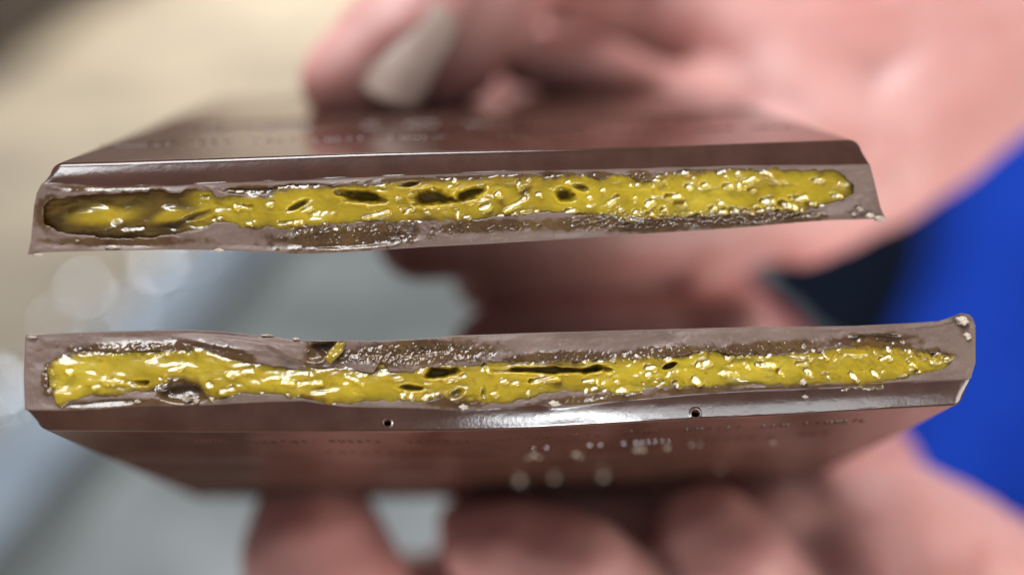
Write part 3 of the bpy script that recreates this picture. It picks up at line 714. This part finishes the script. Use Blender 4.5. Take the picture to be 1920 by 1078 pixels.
fl = world_obj('floor', [(-12, -6, 0), (12, -6, 0), (12, 16, 0), (-12, 16, 0)], [[0, 1, 2, 3]], M_FLOOR, base=(0, 0, 0))
tag(fl, kind='structure')
wl = world_obj('wall', *prism([(-12, 5.6), (12, 5.6), (12, 5.8), (-12, 5.8)], 0.0, 3.6), plain('beige_wall', (0.50, 0.44, 0.37), (0.56, 0.50, 0.42), 1.5, 0.7), base=(0, 5.6, 0))
tag(wl, kind='structure')

Z = 0.90
A = ray_z(-60, 850, Z); Bp = ray_z(760, 60, Z)
u = (Bp - A).normalized(); u.z = 0; nrm = Vector((u.y, -u.x, 0))
if nrm.x < 0: nrm = -nrm
A0 = A - u * 0.5; B0 = Bp + u * 0.5
counter = bpy.data.objects.new('counter', None); COL.objects.link(counter); counter.location = (A0.x, A0.y, 0)
tag(counter, 'grey counter with a pale steel edge, out of focus behind the lower half at left', 'counter')
cb = (A0.x, A0.y, 0)
def strip(w0, w1, z0, z1, name, m):
    def nearp(w):
        q_ = A + nrm * w
        return q_ + u * ((0.235 - q_.y) / u.y)
    poly = [nearp(w0), nearp(w1), B0 + nrm * w1, B0 + nrm * w0]
    vs, fs = prism([(p.x, p.y) for p in poly], z0, z1)
    return world_obj(name, vs, fs, m, counter, cb)
strip(0.0, 0.055, Z - 0.04, Z, 'edge_trim', M_TRIM)
strip(0.055, 0.085, Z - 0.04, Z - 0.008, 'seal', M_GAP)
strip(0.085, 0.9, Z - 0.04, Z - 0.003, 'counter_top', M_TOP)
strip(0.03, 0.86, 0.0, Z - 0.04, 'cabinet', plain('dark_cabinet', (0.018, 0.015, 0.013), (0.028, 0.023, 0.020), 6, 0.85))

def disc(px, py, r, label, z=Z):  # polished domes added only to give blurred glints
    c = ray_z(px, py, z); n = 28
    bm = bmesh.new()
    prof = [(0.0, 0.92), (0.08, 0.92), (0.10, 0.80)] + [(math.sin(t * math.pi / 24), 0.8 * math.cos(t * math.pi / 24)) for t in range(2, 12)] + [(1.08, 0.08), (1.08, 0.0)]
    vs, fs = [], []
    for k, (a, b) in enumerate(prof):
        for i in range(n):
            t = i / n * 2 * math.pi; vs.append((c.x + a * r * math.cos(t) + 0.0, c.y + a * r * math.sin(t), z + b * r))
    for k in range(len(prof) - 1):
        for i in range(n): fs.append([k * n + i, k * n + (i + 1) % n, (k + 1) * n + (i + 1) % n, (k + 1) * n + i])
    bm.free()
    o = world_obj('glint_dome', vs, fs, M_STEEL, base=(c.x, c.y, z), sm=True)
    return tag(o, label, 'glint_dome', 'steel domes added for glints on the counter edge')
disc(300, 500, 0.016, 'added dome for a blurred glint on the steel edge just below the upper half')
disc(160, 545, 0.011, 'added dome for a blurred glint left of the others, near the gap between the halves')
disc(8, 730, 0.015, 'added dome for a blurred glint beside the left end of the lower half')
disc(250, 580, 0.009, 'small added dome for a blurred glint between its neighbours, above the lower half')

disc(376, 476, 0.007, 'tiny added dome for a faint glint nearest the grey counter, touching the underside of the upper half')
disc(105, 608, 0.007, 'tiny added dome for a faint glint just above the top left corner of the lower half')

# dark furniture in the upper left corner
q = [ray_z(-700, 330, 0.0), ray_z(-10, 150, 0.0), ray_z(300, -60, 0.0), ray_z(420, -260, 0.0), ray_z(-900, -260, 0.0)]
vs, fs = prism([(p.x, p.y) for p in q], 0.0, 0.45)
cab = bpy.data.objects.new('bench', None); COL.objects.link(cab); cab.location = (q[1].x, q[1].y, 0)
tag(cab, 'blurred dark brown bench in the far upper left corner', 'bench')
q2 = q
vs, fs = prism([(p.x, p.y) for p in q2], 0.06, 0.41); world_obj('base', vs, fs, M_DARK, cab, (q[1].x, q[1].y, 0))
cen = sum(((Vector((p.x, p.y, 0))) for p in q2), Vector()) / 5
vs, fs = prism([(cen.x + (p.x - cen.x) * 1.02, cen.y + (p.y - cen.y) * 1.02) for p in q2], 0.41, 0.45); world_obj('bench_top', vs, fs, M_DARK, cab, (q[1].x, q[1].y, 0))

# person in blue behind the hands
def cloth_mat(name, c1, c2):
    m, nt, p = mat(name)
    n1 = noise(nt, 14, 3, 0.5); n2 = noise(nt, 900, 2, 0.5)
    nt.links.new(mixc(nt, ramp(nt, n1, 0.35, 0.65), (*c1, 1), (*c2, 1)), p.inputs['Base Color'])
    p.inputs['Roughness'].default_value = 0.85; p.inputs['Specular IOR Level'].default_value = 0.08
    bump(nt, p, n2, 0.0006, 0.4); return m
M_BLUE = cloth_mat('blue_cloth', (0.007, 0.036, 0.32), (0.010, 0.050, 0.42))
M_NAVY = cloth_mat('navy_cloth', (0.004, 0.007, 0.014), (0.006, 0.010, 0.020))
def tube(name, chain, m, parent, base, seed, fold):
    P = [np.array(V(*c[:3])) for c in chain]; R_ = [c[3] for c in chain]; FL_ = [c[4] for c in chain]
    vs = []; nr = 60; ns = 96
    tt = np.linspace(0, len(P) - 1, nr)
    C = np.array([np.interp(tt, range(len(P)), [p[i] for p in P]) for i in range(3)]).T
    Rr = np.interp(tt, range(len(P)), R_); Rf = np.interp(tt, range(len(P)), FL_)
    for k in range(nr):
        ax = C[min(k + 1, nr - 1)] - C[max(k - 1, 0)]; ax /= np.linalg.norm(ax)
        sd_ = np.cross(ax, [0, 1, 0]); sd_ /= np.linalg.norm(sd_); fw = np.cross(sd_, ax)
        for j in range(ns):
            a = j / ns * 2 * math.pi
            f = 1 + fold * (math.sin(a * 7 + k * 0.09 + seed) * 0.6 + math.sin(a * 11 - k * 0.13 + seed * 2) * 0.4) + 0.02 * math.sin(k * 0.5 + 2 * math.sin(a))
            vs.append(C[k] + sd_ * math.cos(a) * Rr[k] * f + fw * math.sin(a) * Rf[k] * f)
    fs = [[k * ns + j, k * ns + (j + 1) % ns, (k + 1) * ns + (j + 1) % ns, (k + 1) * ns + j] for k in range(nr - 1) for j in range(ns)]
    fs += [list(range(ns))[::-1], [(nr - 1) * ns + j for j in range(ns)]]
    return mesh_obj(name, np.array(vs), fs, m, parent, base)
pb = V(2300, 1200, 520)
person = thing('person', pb, 'person in a bright blue top and dark navy trousers, blurred behind the hands at right', 'person')
tube('shirt', [(2760, -300, 430, 130, 110), (2480, 180, 430, 135, 115), (2250, 560, 430, 130, 112), (2130, 900, 430, 128, 112), (2090, 1500, 430, 130, 112)], M_BLUE, person, pb, 0.4, 0.06)
tube('trousers', [(2150, -100, 640, 150, 90), (1900, 300, 620, 150, 90), (1780, 700, 620, 150, 90), (1750, 1100, 640, 150, 90)], M_NAVY, person, pb, 1.3, 0.03)
